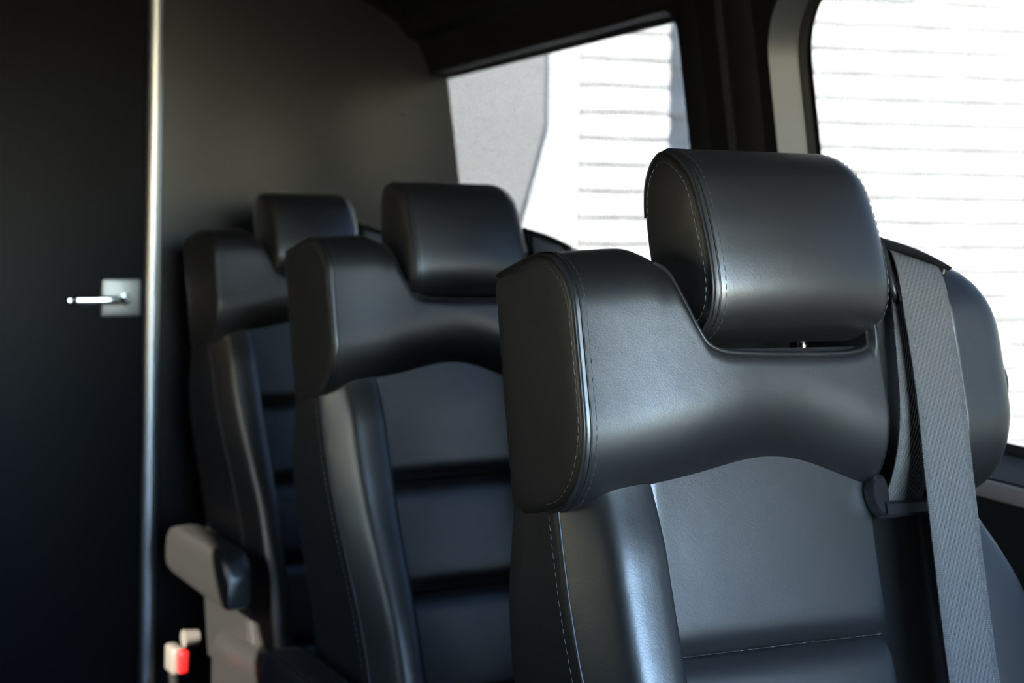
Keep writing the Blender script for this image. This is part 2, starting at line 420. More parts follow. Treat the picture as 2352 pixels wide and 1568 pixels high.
tag(box('wall_back', (-0.80, YP + 0.036, -0.06), (1.17, YP + 0.06, 2.02), TRIMB), kind='structure')
# lever handle on a square rose
hr = empty('door_handle', (0, 0, 0)); hr.parent = door
door_parts = []
bm = box_bm(0.088, 0.010, 0.086, 0.004, 3, (0.441, YP - 0.003, 1.1125)); esc = from_bm('escutcheon', bm, SATIN, door)
COL.objects.unlink(hr); bpy.data.objects.remove(hr)
pth = catmull([(0.450, YP - 0.005, 1.1095), (0.450, YP - 0.035, 1.1095), (0.444, YP - 0.050, 1.1095), (0.425, YP - 0.056, 1.1095), (0.38, YP - 0.056, 1.1090), (0.322, YP - 0.054, 1.1085)], 8)
secs = []
for i, p in enumerate(pth):
    a = pth[max(0, i - 1)]; b = pth[min(len(pth) - 1, i + 1)]; t = (b - a).normalized(); u = Vector((0, 0, 1)); w = t.cross(u).normalized()
    q = i / (len(pth) - 1); hz = 0.0085 + 0.0015 * q; hw = 0.0085 - 0.003 * q
    if q > 0.96: hz *= 0.75; hw *= 0.7
    secs.append([p + u * hz * math.copysign(abs(math.sin(an)) ** 0.6, math.sin(an)) + w * hw * math.copysign(abs(math.cos(an)) ** 0.6, math.cos(an)) for an in [2 * math.pi * k / 16 for k in range(16)]])
v, f = loft(secs); obj('lever_handle', v, f, CHROME, door, smooth=60)
cyl_y('handle_collar', 0.450, YP - 0.012, 1.1095, 0.0135, 0.012, CHROME, door)

# ================================================================== OUTSIDE
GZ = -0.62
tag(box('ground', (-14, -10, GZ - 0.1), (14, 12, GZ), GROUND), kind='structure')
# white painted block wall, turned a little against the van; w runs along the wall, q is its outward normal
def pix(u, d):
    t = (u - 1176) / 3267.0; p = (fw + rt * t) * d; return Vector((p.x, p.y))
WD = Vector((0.980, -0.198)).normalized(); WN = Vector((-0.198, -0.980)).normalized()   # along / towards the van
PITCH, BLEN = 0.102, 0.347
O2 = pix(2100, PITCH * 3267 / 56.0)
def wcoord(u, plane_off=0.0):
    """wall coordinate w where the viewing direction of column u meets the wall plane moved out by plane_off"""
    t = (u - 1176) / 3267.0; d = fw + rt * t; d2 = Vector((d.x, d.y)); o = O2 + WN * plane_off
    k = o.dot(WN) / d2.dot(WN); return (d2 * k - o).dot(WD)
def wp(w, q, z): p = O2 + WD * w + WN * q; return (p.x, p.y, z)
wall_o = empty('wall_outside', (0, 0, 0)); tag(wall_o, kind='structure')
wL, wR = wcoord(1535), wcoord(1535) + 5.2
def slab(name, w0, w1, q0, q1, z0, z1, m, parent):
    v = [wp(w, q, z) for w in (w0, w1) for q in (q0, q1) for z in (z0, z1)]
    return obj(name, v, [(0, 1, 3, 2), (4, 5, 7, 6), (0, 1, 5, 4), (2, 3, 7, 6), (0, 2, 6, 4), (1, 3, 7, 5)], m, parent)
slab('mortar_backing', wcoord(1100) - 2.5, wR, -0.25, -0.026, GZ, 3.4, MORTAR, wall_o)

def brick_mesh(k, ln):
    """slumped block: bulging face, sagging uneven edges; face towards +q, local x along the wall"""
    rnd = random.Random(100 + k); nx, nz = 5, 3; V = []; F = []
    H = PITCH - 0.013; L = ln - 0.011
    for j in range(nz):
        for i in range(nx):
            fx, fz = i / (nx - 1), j / (nz - 1)
            x = (fx - 0.5) * L; z = (fz - 0.5) * H
            y = 0.012 if 0 < i < nx - 1 and j == 1 else (0.005 if j == 1 or 0 < i < nx - 1 else 0.0)
            if j != 1: z += rnd.uniform(-0.0035, 0.0028)
            if j == 1: x += math.copysign(0.004, x) if i in (0, nx - 1) else 0
            V.append((x, y + rnd.uniform(-.0015, .0015), z))
    for j in range(nz - 1):
        for i in range(nx - 1):
            a = j * nx + i; F.append((a, a + 1, a + nx + 1, a + nx))
    per = [i for i in range(nx)] + [nx * j + nx - 1 for j in range(1, nz)] + [nx * (nz - 1) + i for i in range(nx - 2, -1, -1)] + [nx * j for j in range(nz - 2, 0, -1)]
    b = len(V)
    for p in per: V.append((V[p][0], -0.03, V[p][2]))
    n = len(per)
    for i in range(n): F.append((per[i], per[(i + 1) % n], b + (i + 1) % n, b + i))
    me = bpy.data.meshes.new('brick'); me.from_pydata(V, [], F)
    bm = bmesh.new(); bm.from_mesh(me); bmesh.ops.recalc_face_normals(bm, faces=bm.faces); bm.to_mesh(me); bm.free()
    me.materials.append(WHITEP); me.shade_smooth(); me.set_sharp_from_angle(angle=math.radians(62)); return me
BM = [brick_mesh(k, BLEN) for k in range(6)]
rotw = Matrix(((WD.x, WN.x, 0), (WD.y, WN.y, 0), (0, 0, 1)))
def put_brick(w, q, z, sx=1.0, me=None):
    o = bpy.data.objects.new('brick', me or random.choice(BM)); COL.objects.link(o); o.parent = wall_o
    o.matrix_local = Matrix.Translation(wp(w, q, z)) @ rotw.to_4x4() @ Matrix.Diagonal((sx, 1, 1, 1))
    return o
Z0 = 1.30 + (520 - 562) / -3267.0 * 0 + 0.018     # a bed joint level
nb = 0; rest = []
wA0, wA1 = wcoord(1330, 0.20), wcoord(1535, 0.20)
for c in range(-19, 21):
    z = Z0 + (c + 0.5) * PITCH
    if z < GZ + 0.05: continue
    off = (c % 2) * BLEN * 0.5
    for i in range(0, 14):
        w = wL + 0.10 + off + i * BLEN
        near = 0.35 < z < 2.45 and i < 10
        if near and nb < 270: put_brick(w, 0, z); nb += 1
        else: rest.append((w, 0, z))
    # pilaster: one block wide, standing 8 cm proud
    if 0.45 < z < 2.4: put_brick((wA0 + wA1) / 2, 0.20, z, (wA1 - wA0) / BLEN); nb += 1
    else: rest.append(((wA0 + wA1) / 2, 0.20, z))
V, F = [], []
for i, (w, q, z) in enumerate(rest):
    me = BM[i % 6]; base = len(V); T = Matrix.Translation(wp(w, q, z)) @ rotw.to_4x4()
    V += [T @ v.co for v in me.vertices]; F += [tuple(base + k for k in p.vertices) for p in me.polygons]
o = obj('brick_courses', V, F, WHITEP, wall_o, smooth=62); o['kind'] = 'stuff'
slab('pilaster_core', wA0 + .004, wA1 - .004, -0.05, 0.172, GZ, 3.4, MORTAR, wall_o)
slab('smooth_pier', wcoord(1240, 0.2) - 1.6, wA0 - 0.004, -0.05, 0.195, GZ, 3.4, STUCCO, wall_o)

# shaded part of the outside wall, put in as a flat pale grey sheet
def on_plane(u, v, Y):
    a, b = u - 1176, -(v - 508); c, s = math.cos(ROLL), math.sin(ROLL)
    d = fw + rt * ((a * c - b * s) / 3267) + up * ((a * s + b * c) / 3267); k = Y / d.y; return (d.x * k, 1.30 + d.z * k)
QG = 0.205                                   # sheet lies flat on the smooth pier
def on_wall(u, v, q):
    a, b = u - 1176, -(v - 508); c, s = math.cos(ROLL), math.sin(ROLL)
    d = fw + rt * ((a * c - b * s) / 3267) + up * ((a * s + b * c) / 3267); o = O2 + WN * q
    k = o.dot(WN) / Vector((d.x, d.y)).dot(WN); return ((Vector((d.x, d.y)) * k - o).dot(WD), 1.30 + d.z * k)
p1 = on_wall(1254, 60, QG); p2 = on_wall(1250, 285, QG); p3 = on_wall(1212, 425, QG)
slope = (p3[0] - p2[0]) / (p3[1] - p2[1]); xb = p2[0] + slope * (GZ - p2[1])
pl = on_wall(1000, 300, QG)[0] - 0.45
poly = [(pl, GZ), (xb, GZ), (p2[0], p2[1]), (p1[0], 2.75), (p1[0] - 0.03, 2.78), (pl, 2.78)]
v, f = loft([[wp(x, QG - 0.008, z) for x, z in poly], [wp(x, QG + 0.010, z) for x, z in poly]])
tag(obj('grey_shade_sheet', v, f, GSHADE), 'pale grey flat sheet with a slanting edge, painted shade on the white wall outside', 'painted shade')

# ================================================================== SEATS
AL = math.radians(14); SA, CA = math.sin(AL), math.cos(AL)
def P(s, h, n): return Vector((s, h * SA - n * CA, h * CA + n * SA))

def sstep(a, b, x):
    t = min(1, max(0, (x - a) / (b - a))); return t * t * (3 - 2 * t)

# ---- shoulder bolster
HB = [(-0.30, 1.054), (-0.262, 1.052), (-0.239, 1.048), (-0.197, 1.054), (-0.153, 1.063), (-0.108, 1.073), (-0.071, 1.079), (-0.039, 1.077), (0.003, 1.063), (0.03, 1.052), (0.045, 1.046), (0.09, 1.038), (0.127, 1.036), (0.20, 1.040), (0.26, 1.05)]
NT = [(-0.255, 1.284), (-0.185, 1.287), (-0.172, 1.283), (-0.160, 1.268), (-0.151, 1.235), (-0.143, 1.205), (-0.133, 1.187), (-0.115, 1.180), (-0.06, 1.177), (0.0, 1.176), (0.025, 1.178), (0.036, 1.184), (0.0405, 1.20), (0.0445, 1.24), (0.052, 1.262), (0.07, 1.272), (0.16, 1.272), (0.19, 1.268)]
def b_top(s): return lerp_tab(NT, s)
def b_in_notch(s): return sstep(-0.172, -0.140, s) * (1 - sstep(0.034, 0.05, s))
def b_nf(s):
    n = 0.176 + 0.014 * sstep(-0.255, -0.10, s)
    n -= 0.024 * sstep(0.045, 0.062, s) * (1 - sstep(0.118, 0.135, s))          # belt channel
    n -= 0.05 * sstep(0.170, 0.236, s) ** 1.6
    return n
def b_bot(s): return sum(lerp_tab(HB, s + 0.006 * k) * w for k, w in zip(range(-5, 6), (1, 2, 3, 4, 5, 5, 5, 4, 3, 2, 1))) / 35.0
def b_prof(s, inset=0.0):
    ht, hb, nf = b_top(s), b_bot(s), b_nf(s); q = b_in_notch(s)
    if s > 0.162:
        e = min(1, (s - 0.162) / 0.076); k = 1 - math.sqrt(max(0, 1 - e * e)); ht -= 0.105 * k; hb += 0.075 * k
    ht -= inset; hb += inset; nf -= inset; nb = inset
    rtn, rth = 0.080 * (1 - q) + 0.014 * q, 0.066 * (1 - q) + 0.016 * q
    rbn, rbh = 0.075, 0.078
    sp = ht - hb; tot = rth + rbh
    if tot > sp * 0.96: kk = sp * 0.96 / tot; rth *= kk; rbh *= kk
    pts = []
    for k in range(6): pts.append((nb, hb + 0.012 + (ht - 0.014 - hb - 0.012) * k / 5))
    for k in range(1, 5): a = math.pi / 2 * k / 4; pts.append((nb + 0.014 * (1 - math.cos(a)), ht - 0.014 + 0.014 * math.sin(a)))
    for k in range(1, 6): pts.append((nb + 0.014 + (nf - rtn - nb - 0.014) * k / 5, ht))
    for k in range(1, 15): a = math.pi / 2 * k / 14; pts.append((nf - rtn + rtn * math.sin(a), ht - rth + rth * math.cos(a)))
    h0, h1 = ht - rth, hb + rbh
    for k in range(1, 9): pts.append((nf, h0 + (h1 - h0) * k / 8))
    for k in range(1, 15): a = math.pi / 2 * k / 14; pts.append((nf - rbn + rbn * math.cos(a), hb + rbh - rbh * math.sin(a)))
    for k in range(1, 6): pts.append((nf - rbn + (nb + 0.012 - nf + rbn) * k / 6, hb))
    return pts
def bolster(root):
    ss = [-0.255 + i * 0.004 for i in range(0, 17)] + [-0.187 + i * 0.0022 for i in range(0, 28)] + [-0.125 + i * 0.006 for i in range(0, 26)] + \
         [0.0285 + i * 0.0015 for i in range(0, 24)] + [0.066 + i * 0.004 for i in range(0, 25)] + [0.163 + 0.073 * math.sin(math.pi / 2 * k / 16) for k in range(1, 17)]
    ss = sorted(set(round(x, 5) for x in ss))
    secs = []
    # left end: flat side panel with a softly rounded seam
    for ds, ins in ((-0.0045, 0.030), (-0.0042, 0.012), (-0.0035, 0.006), (-0.0022, 0.0022), (-0.0010, 0.0007)):
        secs.append([P(-0.255 + ds, h, n) for n, h in b_prof(-0.255, ins)])
    for s in ss: secs.append([P(s, h, n) for n, h in b_prof(s)])
    e = ss[-1]
    for ds, ins in ((0.0008, 0.003), (0.001, 0.012), (0.001, 0.03)): secs.append([P(e + ds, h, n) for n, h in b_prof(e, ins)])
    v, f = loft(secs); ob = obj('shoulder_bolster', v, f, LEATHER, root, smooth=62)
    # piping and two stitch rows around the left side panel
    def row(s, ins, push=0.0):
        pr = b_prof(-0.255 if s < -0.255 else s, ins)[8:52]; return resample([P(s, h, n) for n, h in pr], 90)
    v, f = tube(row(-0.2575, 0.0012), 0.0021, 8); obj('piping', v, f, PIPE, ob, smooth=60)
    v, f = tube(row(-0.2515, -0.0002), 0.0010, 6); obj('piping', v, f, PIPE, ob, smooth=60)
    stitches(row(-0.2465, -0.0004), None, THREAD, 'stitching', ob)
    stitches(row(-0.2598, 0.0075), None, THREAD, 'stitching', ob)
    # stitched seam on the right end
    pr = [P(e - 0.012, h, n) for n, h in b_prof(e - 0.012, -0.0004)[8:52]]; stitches(resample(pr, 90), None, THREAD, 'stitching', ob)
    # welt along the notch lip
    lip = []
    for i in range(80):
        s = -0.168 + (0.0475 + 0.168) * i / 79; pr = b_prof(s); n, h = pr[14 + 7]; lip.append(P(s, h + 0.001, n + 0.0005))
    v, f = tube(resample(lip, 80), 0.0023, 8); obj('notch_welt', v, f, PIPE, ob, smooth=60)
    return ob

# ---- headrest
HRP = [(0.166, 1.366), (0.1905, 1.341), (0.2035, 1.304), (0.2095, 1.268), (0.2108, 1.241), (0.208, 1.222), (0.197, 1.203), (0.176, 1.192), (0.145, 1.190), (0.118, 1.202), (0.102, 1.232), (0.096, 1.275), (0.095, 1.315), (0.102, 1.350), (0.118, 1.370), (0.142, 1.377)]
HRC = resample(catmull([(a, b, 0) for a, b in HRP], 8, True), 84, True)
cn = sum(p.x for p in HRC) / 84; ch = sum(p.y for p in HRC) / 84
HS0, HS1 = -0.134, 0.058
def h_ring(s, inset, bulge=True):
    u = (s - HS0) / (HS1 - HS0); out = []
    for p in HRC:
        d = Vector((p.x - cn, p.y - ch)); L = d.length; d2 = d * max(0.02, (L - inset) / L)
        n, h = cn + d2.x, ch + d2.y
        if bulge:
            k = max(0, 1 - (2 * u - 1) ** 2)
            n += 0.010 * k * max(0, d.x / 0.06)
        out.append(P(s, h, n))
    return out
def headrest(root, dz):
    secs = []
    for ds, ins in ((-0.0060, 0.075), (-0.0058, 0.045), (-0.0050, 0.024), (-0.0036, 0.011), (-0.0020, 0.0050), (-0.0006, 0.0022)): secs.append(h_ring(HS0 + ds, ins))
    N = 36
    for i in range(N + 1):
        u = i / N; s = HS0 + (HS1 - HS0) * u
        e0 = 0.0016 * max(0, 1 - u / 0.05) ** 2; r = 0.024
        dR = HS1 - s; e1 = 0.0 if dR > r else 0.016 * (1 - math.sqrt(max(0, 1 - ((r - dR) / r) ** 2)))
        secs.append(h_ring(s, e0 + e1))
    for ds, ins in ((0.0012, 0.0215), (0.0030, 0.028), (0.0050, 0.045), (0.0058, 0.075)): secs.append(h_ring(HS1 + ds, ins))
    v, f = loft(secs); ob = obj('headrest', v, f, LEATHER, root, smooth=62)
    def row(s, ins):
        r = h_ring(s, ins, s > HS0); r = r[66:] + r[:44]; return r   # over the top and down the front
    v, f = tube(row(HS0 - 0.0020, 0.0042), 0.0019, 8); obj('piping', v, f, PIPE, ob, smooth=60)
    v, f = tube(row(HS0 + 0.0035, 0.0006), 0.0009, 6); obj('piping', v, f, PIPE, ob, smooth=60)
    stitches(resample(row(HS0 + 0.0085, -0.0004), 160), None, THREAD, 'stitching', ob)
    stitches(resample(row(HS0 - 0.0044, 0.0135), 160), None, THREAD, 'stitching', ob)
    stitches(resample(row(HS1 - 0.006, 0.0024 + 0.002), 160), None, THREAD, 'stitching', ob)
    off = P(0, dz, 0); ob.location = off
    for s, pn in ((-0.082, 0.085), (0.010, 0.112)):
        v, f = tube([P(s, 1.10, pn), P(s, 1.23 + dz, pn + 0.01)], 0.0055, 14); obj('headrest_post', v, f, CHROME, root, smooth=50)
        v, f = tube([P(s, 1.150, pn + 0.004), P(s, 1.181, pn + 0.006)], 0.011, 16); obj('post_sleeve', v, f, PLAST, root, smooth=50)
    return ob

# ---- lower backrest
NBK = [(1.07, 0.0), (0.98, -0.030), (0.90, -0.040), (0.73, -0.040), (0.53, -0.085), (0.36, -0.09)]
NSM = [(1.08, 0.098), (1.02, 0.101), (0.906, 0.114), (0.80, 0.129), (0.708, 0.143), (0.60, 0.156), (0.36, 0.165)]
def side_bolster(root, side):
    """side -1: aisle side, +1: window side (behind the belt channel)"""
    secs = []; hs = [0.36 + (1.085 - 0.36) * i / 60 for i in range(61)]
    stit = []; pip = []; stit2 = []
    for h in hs:
        nb, ns = lerp_tab(NBK, h), lerp_tab(NSM, h)
        if side < 0:
            so, si = -0.2565 + 0.020 * sstep(0.98, 0.66, h), -0.176
        else:
            so, si = 0.254 - 0.075 * (1 - sstep(1.07, 0.90, h)) if False else 0.252 - 0.085 * sstep(0.90, 1.075, h) ** 1.4, 0.118
        w = si - so
        nc = ns + 0.060 + 0.010 * sstep(0.9, 0.7, h)
        if side > 0: ns -= 0.02; nc -= 0.012
        top = sstep(1.085, 1.00, h)                               # tucked under the shoulder bolster
        nc = ns + (nc - ns) * (0.78 + 0.22 * top)
        c = [(so + 0.10 * w, nb), (so, nb + 0.012), (so - 0.002 * side * -1 * 0, (nb + ns) / 2), (so, ns - 0.008), (so + 0.03 * w, ns + 0.004), (so + 0.15 * w, ns + 0.45 * (nc - ns)),
             (so + 0.31 * w, nc - 0.0085), (so + 0.45 * w, nc - 0.0022), (so + 0.64 * w, nc), (so + 0.84 * w, nc - 0.0003), (so + 0.95 * w, nc - 0.008), (so + 0.992 * w, nc - 0.034), (si, nc - 0.07), (si, nb + 0.02), (si - 0.10 * w, nb)]
        ring = resample(catmull([(a, b, 0) for a, b in c], 6, True), 72, True)
        secs.append([P(p.x, h, p.y) for p in ring])
        sg = 1 if side < 0 else -1
        pip.append(P(so + 0.02 * w, h, ns + 0.0005)); stit.append(P(so + 0.115 * w, h, ns + 0.29 * (nc - ns) + 0.0016)); stit2.append(P(so - 0.0008 * sg, h, ns - 0.016))
    v, f = loft(secs); ob = obj('side_bolster', v, f, LEATHER, root, smooth=62)
    v, f = tube(pip[6:-2], 0.0021, 8); obj('piping', v, f, PIPE, ob, smooth=60)
    stitches(stit[6:-2], None, THREAD, 'stitching', ob); stitches(stit2[6:-2], None, THREAD, 'stitching', ob)
    return ob

def back_panels(root):
    lev = [None, 0.918, 0.760, 0.602, 0.445, 0.34]; S0, S1 = -0.192, 0.052
    def top(s): return b_bot(s) + 0.022
    for b in range(5):
        nu, nv = 40, 26; front = []; ring = []
        for j in range(nv + 1):
            row = []
            for i in range(nu + 1):
                u, v = i / nu, j / nv
                uu = 0.5 - 0.5 * math.cos(math.pi * u) * (0.6 + 0.4 * abs(math.cos(math.pi * u)))
                vv = 0.5 - 0.5 * math.cos(math.pi * v) * (0.6 + 0.4 * abs(math.cos(math.pi * v)))
                s = S0 + (S1 - S0) * uu
                lo = lev[b + 1]; hi = top(s) if b == 0 else lev[b]
                h = lo + (hi - lo) * vv
                ds = min(s - S0, S1 - s); dl = h - lo; dh = hi - h
                if b == 0: dh = 0.05                                    # runs on under the shoulder bolster
                def edge(d, r): q = min(1.0, max(0.0, d / r)); return 0.6 * math.sqrt(max(0, 1 - (1 - q) ** 2)) + 0.4 * math.sin(math.pi / 2 * q) ** 1.0
                e = edge(min(dl, dh), 0.026); es = edge(ds, 0.010)
                n0 = 0.122 + 0.02 * sstep(1.0, 0.6, h)
                n = n0 + 0.016 * e * (0.45 + 0.55 * es) + 0.007 * es + 0.003 * math.sin(math.pi * uu) * math.sin(math.pi * min(1, max(0, vv))) ** 0.7
                row.append(P(s, h, n))
            front.append(row)
        V = [p for r in front for p in r]; F = []; W_ = nu + 1
        for j in range(nv):
            for i in range(nu): F.append((j * W_ + i, j * W_ + i + 1, (j + 1) * W_ + i + 1, (j + 1) * W_ + i))
        per = [i for i in range(W_)] + [W_ * j + nu for j in range(1, nv + 1)] + [W_ * nv + i for i in range(nu - 1, -1, -1)] + [W_ * j for j in range(nv - 1, 0, -1)]
        base = len(V)
        for k in per: V.append(V[k] + P(0, 0, -0.05) - P(0, 0, 0))
        for k in range(len(per)): F.append((per[k], per[(k + 1) % len(per)], base + (k + 1) % len(per), base + k))
        F.append(tuple(range(base, base + len(per))))
        ob = obj('back_panel', V, F, LEATHER, root, smooth=70)
        if 0 < b:
            h = lev[b]; n = 0.1305 + 0.02 * sstep(1.0, 0.6, h)
            stitches([P(S0 + 0.004 + (S1 - S0 - 0.008) * k / 60, h + 0.0005, n) for k in range(61)], None, THREAD, 'stitching', ob, r=0.0007)

def build_seat(name, label, yoff, yaw, hr_dz):
    # turned about its rear aisle-side corner
    cx, cy = -0.255, 0.31; a = math.radians(yaw)
    root = empty(name, (0.785 + cx - (cx * math.cos(a) - cy * math.sin(a)), 0.986 + yoff + cy - (cx * math.sin(a) + cy * math.cos(a)), 0))
    root.rotation_euler = (0, 0, a)
    tag(root, label, 'seat', 'black leather captain seats along the window side')
    bolster(root); headrest(root, hr_dz); side_bolster(root, -1); side_bolster(root, 1); back_panels(root)
    # hard back shell, rising behind the headrest notch
    secs = []
    for h in [0.36, 0.45, 0.6, 0.73, 0.9, 0.98, 1.05, 1.15, 1.22, 1.250, 1.262]:
        nb = lerp_tab(NBK, h) if h < 1.06 else 0.0
        k = 0.0 if h < 1.2 else ((h - 1.2) / 0.062) ** 2 * 0.03; w0, w1 = -0.225 + k, 0.215 - k
        ring = []
        for cx, cn_, a0 in ((w0 + .02, nb - .010, 180), (w1 - .02, nb - .010, 270), (w1 - .02, nb + 0.04, 0), (w0 + .02, nb + 0.04, 90)):
            for q in range(5):
                a = math.radians(a0 + 90 * q / 4); ring.append(P(cx + 0.02 * math.cos(a), h, cn_ + 0.012 * math.sin(a)))
        secs.append(ring)
    v, f = loft(secs); obj('back_shell', v, f, SHELL, root, smooth=50)
    # belt channel between centre panels and window-side bolster
    secs = []
    for h in [0.36 + 0.70 * k / 20 for k in range(21)]:
        n0 = 0.122 + 0.02 * sstep(1.0, 0.6, h)
        secs.append([P(s, h, n) for s, n in ((0.046, 0.06), (0.046, n0 - 0.004), (0.052, n0), (0.085, n0 - 0.004), (0.126, n0), (0.132, n0 - 0.004), (0.132, 0.06))])
    v, f = loft(secs); obj('belt_channel', v, f, PLASTM, root, smooth=40)
    v, f = loft([[P(s, h, n) for s, h in ((-0.128, 1.176), (0.036, 1.176), (0.036, 1.1805), (-0.128, 1.1815))] for n in (0.02, 0.172)])
    obj('notch_tray', v, f, PLASTM, root, smooth=30)
    # slot loop where the belt leaves the channel
    lp = empty('tmp', (0, 0, 0)); bpy.data.objects.remove(lp)
    cap = [(0.036, 1.045), (0.0385, 1.056), (0.045, 1.061), (0.054, 1.058), (0.055, 1.030), (0.048, 1.024), (0.040, 1.030)]
    ringc = resample(catmull([(a, b, 0) for a, b in cap], 5, True), 36, True)
    v, f = loft([[P(p.x, p.y, 0.150) for p in ringc], [P(p.x, p.y, 0.160) for p in ringc], [P(0.047 + (p.x - 0.047) * 0.85, 1.043 + (p.y - 1.043) * 0.85, 0.1625) for p in ringc]])
    lo = obj('belt_slot', v, f, PLAST, root, smooth=40)
    v, f = loft([[P(s, h, n) for h, n in ((1.022, 0.140), (1.022, 0.163), (1.025, 0.166), (1.034, 0.166), (1.037, 0.163), (1.037, 0.140))] for s in (0.048, 0.132)])
    obj('slot_bar', v, f, PLAST, lo, smooth=30)
    # guide on the shoulder
    G0, G1 = Vector((0.070, 1.2815)), Vector((0.156, 1.2555))
    secs = []
    for k in range(13):
        t = k / 12; c = G0.lerp(G1, t); c.y += 0.0015 * math.sin(math.pi * t); th = 0.0052 - 0.0026 * t; nd = 0.030 - 0.010 * t
        cnn = 0.168 + 0.004 * math.sin(math.pi * t)
        secs.append([P(c.x, c.y + th * math.sin(a), cnn - 0.012 + nd * math.cos(a)) for a in [2 * math.pi * q / 18 for q in range(18)]])
    v, f = loft(secs); gd = obj('belt_guide', v, f, PLAST, root, smooth=45)
    v, f = tube(catmull([P(0.076, 1.282, 0.175), P(0.070, 1.268, 0.184), P(0.070, 1.235, 0.190), P(0.075, 1.222, 0.187), P(0.084, 1.226, 0.176)], 8), 0.0042, 10); obj('guide_leg', v, f, PLAST, gd, smooth=50)
    v, f = tube(catmull([P(0.150, 1.262, 0.168), P(0.152, 1.252, 0.166), P(0.140, 1.248, 0.16), P(0.09, 1.262, 0.158)], 8), 0.0035, 10); obj('guide_roller', v, f, PLAST, gd, smooth=50)
    for s, h in ((0.085, 1.272), (0.145, 1.256)):
        v, f = tube([P(s, h + 0.004, 0.150), P(s, h - 0.03, 0.120)], 0.006, 10); obj('guide_post', v, f, PLAST, gd, smooth=50)
    # webbing
    def belt(name, ctr, halfw, tilt):
        """ctr: list of (s,h,n); tilt(t): rotation of the width axis from +s towards -n"""
        pts = resample(catmull(ctr, 8), 70); V = []; F = []; uvs = []; L = 0; prev = None; nw = 10
        for i, c in enumerate(pts):
            if prev is not None: L += (Vector(c) - Vector(prev)).length
            prev = c; t = i / 69; a, hw = tilt(t), halfw(t)
            for sd, off in ((1, 0.0007), (-1, -0.0007)):
                for k in range(nw + 1):
                    x = hw * (2 * k / nw - 1); V.append(P(c[0] + x * math.cos(a), c[1] + x * (-0.30 + 0.18 * min(1, t * 3)), c[2] - x * math.sin(a) + off)); uvs.append((0.0275 * (2 * k / nw - 1), L))
        R = 2 * (nw + 1)
        for i in range(69):
            for k in range(nw):
                a = i * R + k; F.append((a, a + 1, a + R + 1, a + R)); b = a + nw + 1; F.append((b, b + R, b + R + 1, b + 1))
            for k in (0, nw):
                a = i * R + k; F.append((a, a + nw + 1, a + R + nw + 1, a + R) if k == nw else (a, a + R, a + R + nw + 1, a + nw + 1))
        me = bpy.data.meshes.new(name); me.from_pydata(V, [], F); me.materials.append(WEB)
        ul = me.uv_layers.new(name='UVMap')
        for lp_ in me.loops: ul.data[lp_.index].uv = uvs[lp_.vertex_index]
        bm = bmesh.new(); bm.from_mesh(me); bmesh.ops.recalc_face_normals(bm, faces=bm.faces); bm.to_mesh(me); bm.free()
        me.shade_smooth(); me.set_sharp_from_angle(angle=math.radians(50))
        o = bpy.data.objects.new(name, me); COL.objects.link(o); o.parent = root; return o
    belt('seat_belt', [(0.112, 1.266, 0.160), (0.108, 1.2655, 0.178), (0.100, 1.244, 0.196), (0.094, 1.20, 0.205), (0.090, 1.13, 0.211), (0.086, 1.06, 0.212), (0.082, 0.98, 0.213), (0.074, 0.88, 0.220), (0.064, 0.76, 0.236), (0.050, 0.60, 0.27), (0.03, 0.50, 0.30)],
         lambda t: 0.0275, lambda t: 0.02)
    belt('seat_belt_return', [(0.102, 1.266, 0.155), (0.094, 1.252, 0.176), (0.083, 1.19, 0.188), (0.077, 1.12, 0.190), (0.0745, 1.075, 0.180), (0.0755, 1.045, 0.160), (0.076, 1.03, 0.148)],
         lambda t: 0.016 + 0.006 * t, lambda t: 0.1)
    # cushion
    def cyl_sec(pts, y): return [Vector((x, y, z)) for x, z in pts]
    def cush(name, x0, x1, zt0, zt1, yb, yf, r, crown):
        secs = []; N = 24
        for i in range(N + 1):
            t = i / N; y = yb + (yf - yb) * t; zt = zt0 + (zt1 - zt0) * t
            d = min(1.0, (1 - t) * abs(yf - yb) / 0.07); dr = 1 - math.sqrt(max(0, 1 - (1 - d) ** 2)); zt -= 0.06 * dr
            zb = 0.33; ring = []
            for cx, cz, a0, rr in ((x0, zb, 180, .015), (x1, zb, 270, .015), (x1, zt, 0, r), (x0, zt, 90, r)):
                ccx = cx + rr if cx == x0 else cx - rr; ccz = cz + rr if cz == zb else cz - rr
                for q in range(7):
                    a = math.radians(a0 + 90 * q / 6); ring.append((ccx + rr * math.cos(a), ccz + rr * math.sin(a)))
            ring = resample([(a, b, 0) for a, b in ring], 72, True)
            secs.append([Vector((p.x, y, p.y + (crown * max(0, 1 - ((p.x - (x0 + x1) / 2) / ((x1 - x0) / 2)) ** 2) if p.y > zb + 0.05 else 0))) for p in ring])
        v, f = loft(secs); return obj(name, v, f, LEATHER, root, smooth=62)
    cb = cush('seat_cushion', -0.178, 0.15, 0.445, 0.455, -0.02, -0.52, 0.02, 0.012)
    for x0, x1 in ((-0.262, -0.176), (0.148, 0.250)):
        so = cush('cushion_bolster', x0, x1, 0.478, 0.505, 0.10, -0.50, 0.040, 0.004)
        xs = x0 + 0.004 if x0 < 0 else x1 - 0.004
        v, f = tube([(xs, 0.02 - 0.47 * k / 20, 0.448 + 0.028 * k / 20) for k in range(20)], 0.0025, 8); obj('piping', v, f, PIPE, so, smooth=60)
    # aisle armrest, hinged at the back
    ar = []
    A0, A1 = Vector((-0.289, 0.235, 0.628)), Vector((-0.289, -0.105, 0.618))
    N = 26
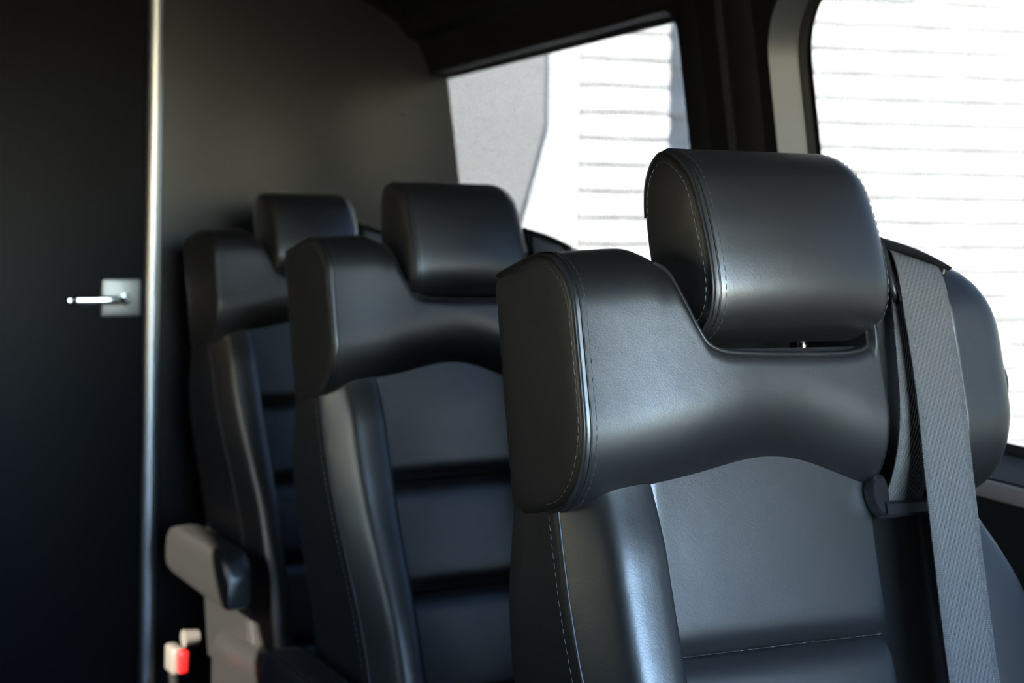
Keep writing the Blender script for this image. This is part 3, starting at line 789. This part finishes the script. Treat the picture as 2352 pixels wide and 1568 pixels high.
    for i in range(N + 1):
        t = i / N; c = A0.lerp(A1, t)
        e = min(t / 0.22, (1 - t) / 0.14, 1.0); k = math.sqrt(max(0.02, 1 - (1 - e) ** 2))
        hh = 0.050 * (0.50 + 0.50 * k) * (1.0 + 0.10 * t); ww = 0.031 * (0.7 + 0.3 * k)
        c.z -= 0.016 * (1 - k)
        ar.append([Vector((c.x + ww * math.copysign(abs(math.cos(a)) ** 0.5, math.cos(a)), c.y, c.z + hh * math.copysign(abs(math.sin(a)) ** 0.45, math.sin(a)))) for a in [2 * math.pi * q / 36 for q in range(36)]])
    v, f = loft(ar); am = obj('armrest', v, f, LEATHER, root, smooth=60)
    for q in (12.4, 5.6):
        a = 2 * math.pi * q / 36
        line = [r[int(q)] .lerp(r[int(q) + 1], q % 1) for r in ar[1:-1]]; v, f = tube(line, 0.0018, 8); obj('piping', v, f, PIPE, am, smooth=60)
    bm = bmesh.new(); bmesh.ops.create_uvsphere(bm, u_segments=14, v_segments=8, radius=0.008)
    bmesh.ops.translate(bm, verts=bm.verts, vec=(-0.243, 0.0, 0.552)); from_bm('pivot_cap', bm, SATIN, am)
    # arm bracket
    v, f = loft([[(x, y, z) for x, z in ((-0.266, 0.56), (-0.245, 0.56), (-0.245, 0.63), (-0.266, 0.63))] for y in (0.11, 0.19)]); obj('arm_bracket', v, f, PLASTM, am)
    # recline knob and buckle on the aisle side
    bm = bmesh.new(); bmesh.ops.create_cone(bm, cap_ends=True, segments=24, radius1=0.017, radius2=0.013, depth=0.03)
    bmesh.ops.rotate(bm, verts=bm.verts, matrix=Matrix.Rotation(math.pi / 2, 3, 'Y')); bmesh.ops.translate(bm, verts=bm.verts, vec=(-0.306, 0.10, 0.470)); from_bm('recline_knob', bm, BUCK, root)
    bk = from_bm('belt_buckle', box_bm(0.026, 0.052, 0.054, 0.008, 3, (-0.328, 0.13, 0.424)), BUCK, root)
    from_bm('release_button', box_bm(0.019, 0.022, 0.044, 0.005, 3, (-0.322, 0.098, 0.426)), RED, bk)
    v, f = tube(catmull([(-0.327, 0.14, 0.398), (-0.315, 0.13, 0.31), (-0.27, 0.06, 0.25), (-0.22, 0.02, 0.22)], 6), 0.009, 10); obj('buckle_stalk', v, f, PLAST, bk, smooth=50)
    # pedestal
    v, f = loft([[(x, y, z) for x, y in ((-0.20 + k, 0.06 - k), (0.20 - k, 0.06 - k), (0.20 - k, -0.42 + k), (-0.20 + k, -0.42 + k))] for z, k in ((0.0, -0.02), (0.03, -0.02), (0.035, 0.02), (0.22, 0.04), (0.24, 0.0), (0.335, -0.02))])
    obj('pedestal', v, f, SHELL, root, smooth=20)
    return root

build_seat('captain_seat', 'black leather captain seat nearest the camera, grey seat belt over its shoulder', 0.0, 0.0, 0.0)
build_seat('captain_seat', 'middle black leather captain seat, between the nearest seat and the rearmost one', 0.861, 6.5, -0.014)
build_seat('captain_seat', 'rearmost black leather captain seat with red belt buckle, beside the metal strip', 1.747, 10.0, -0.020)
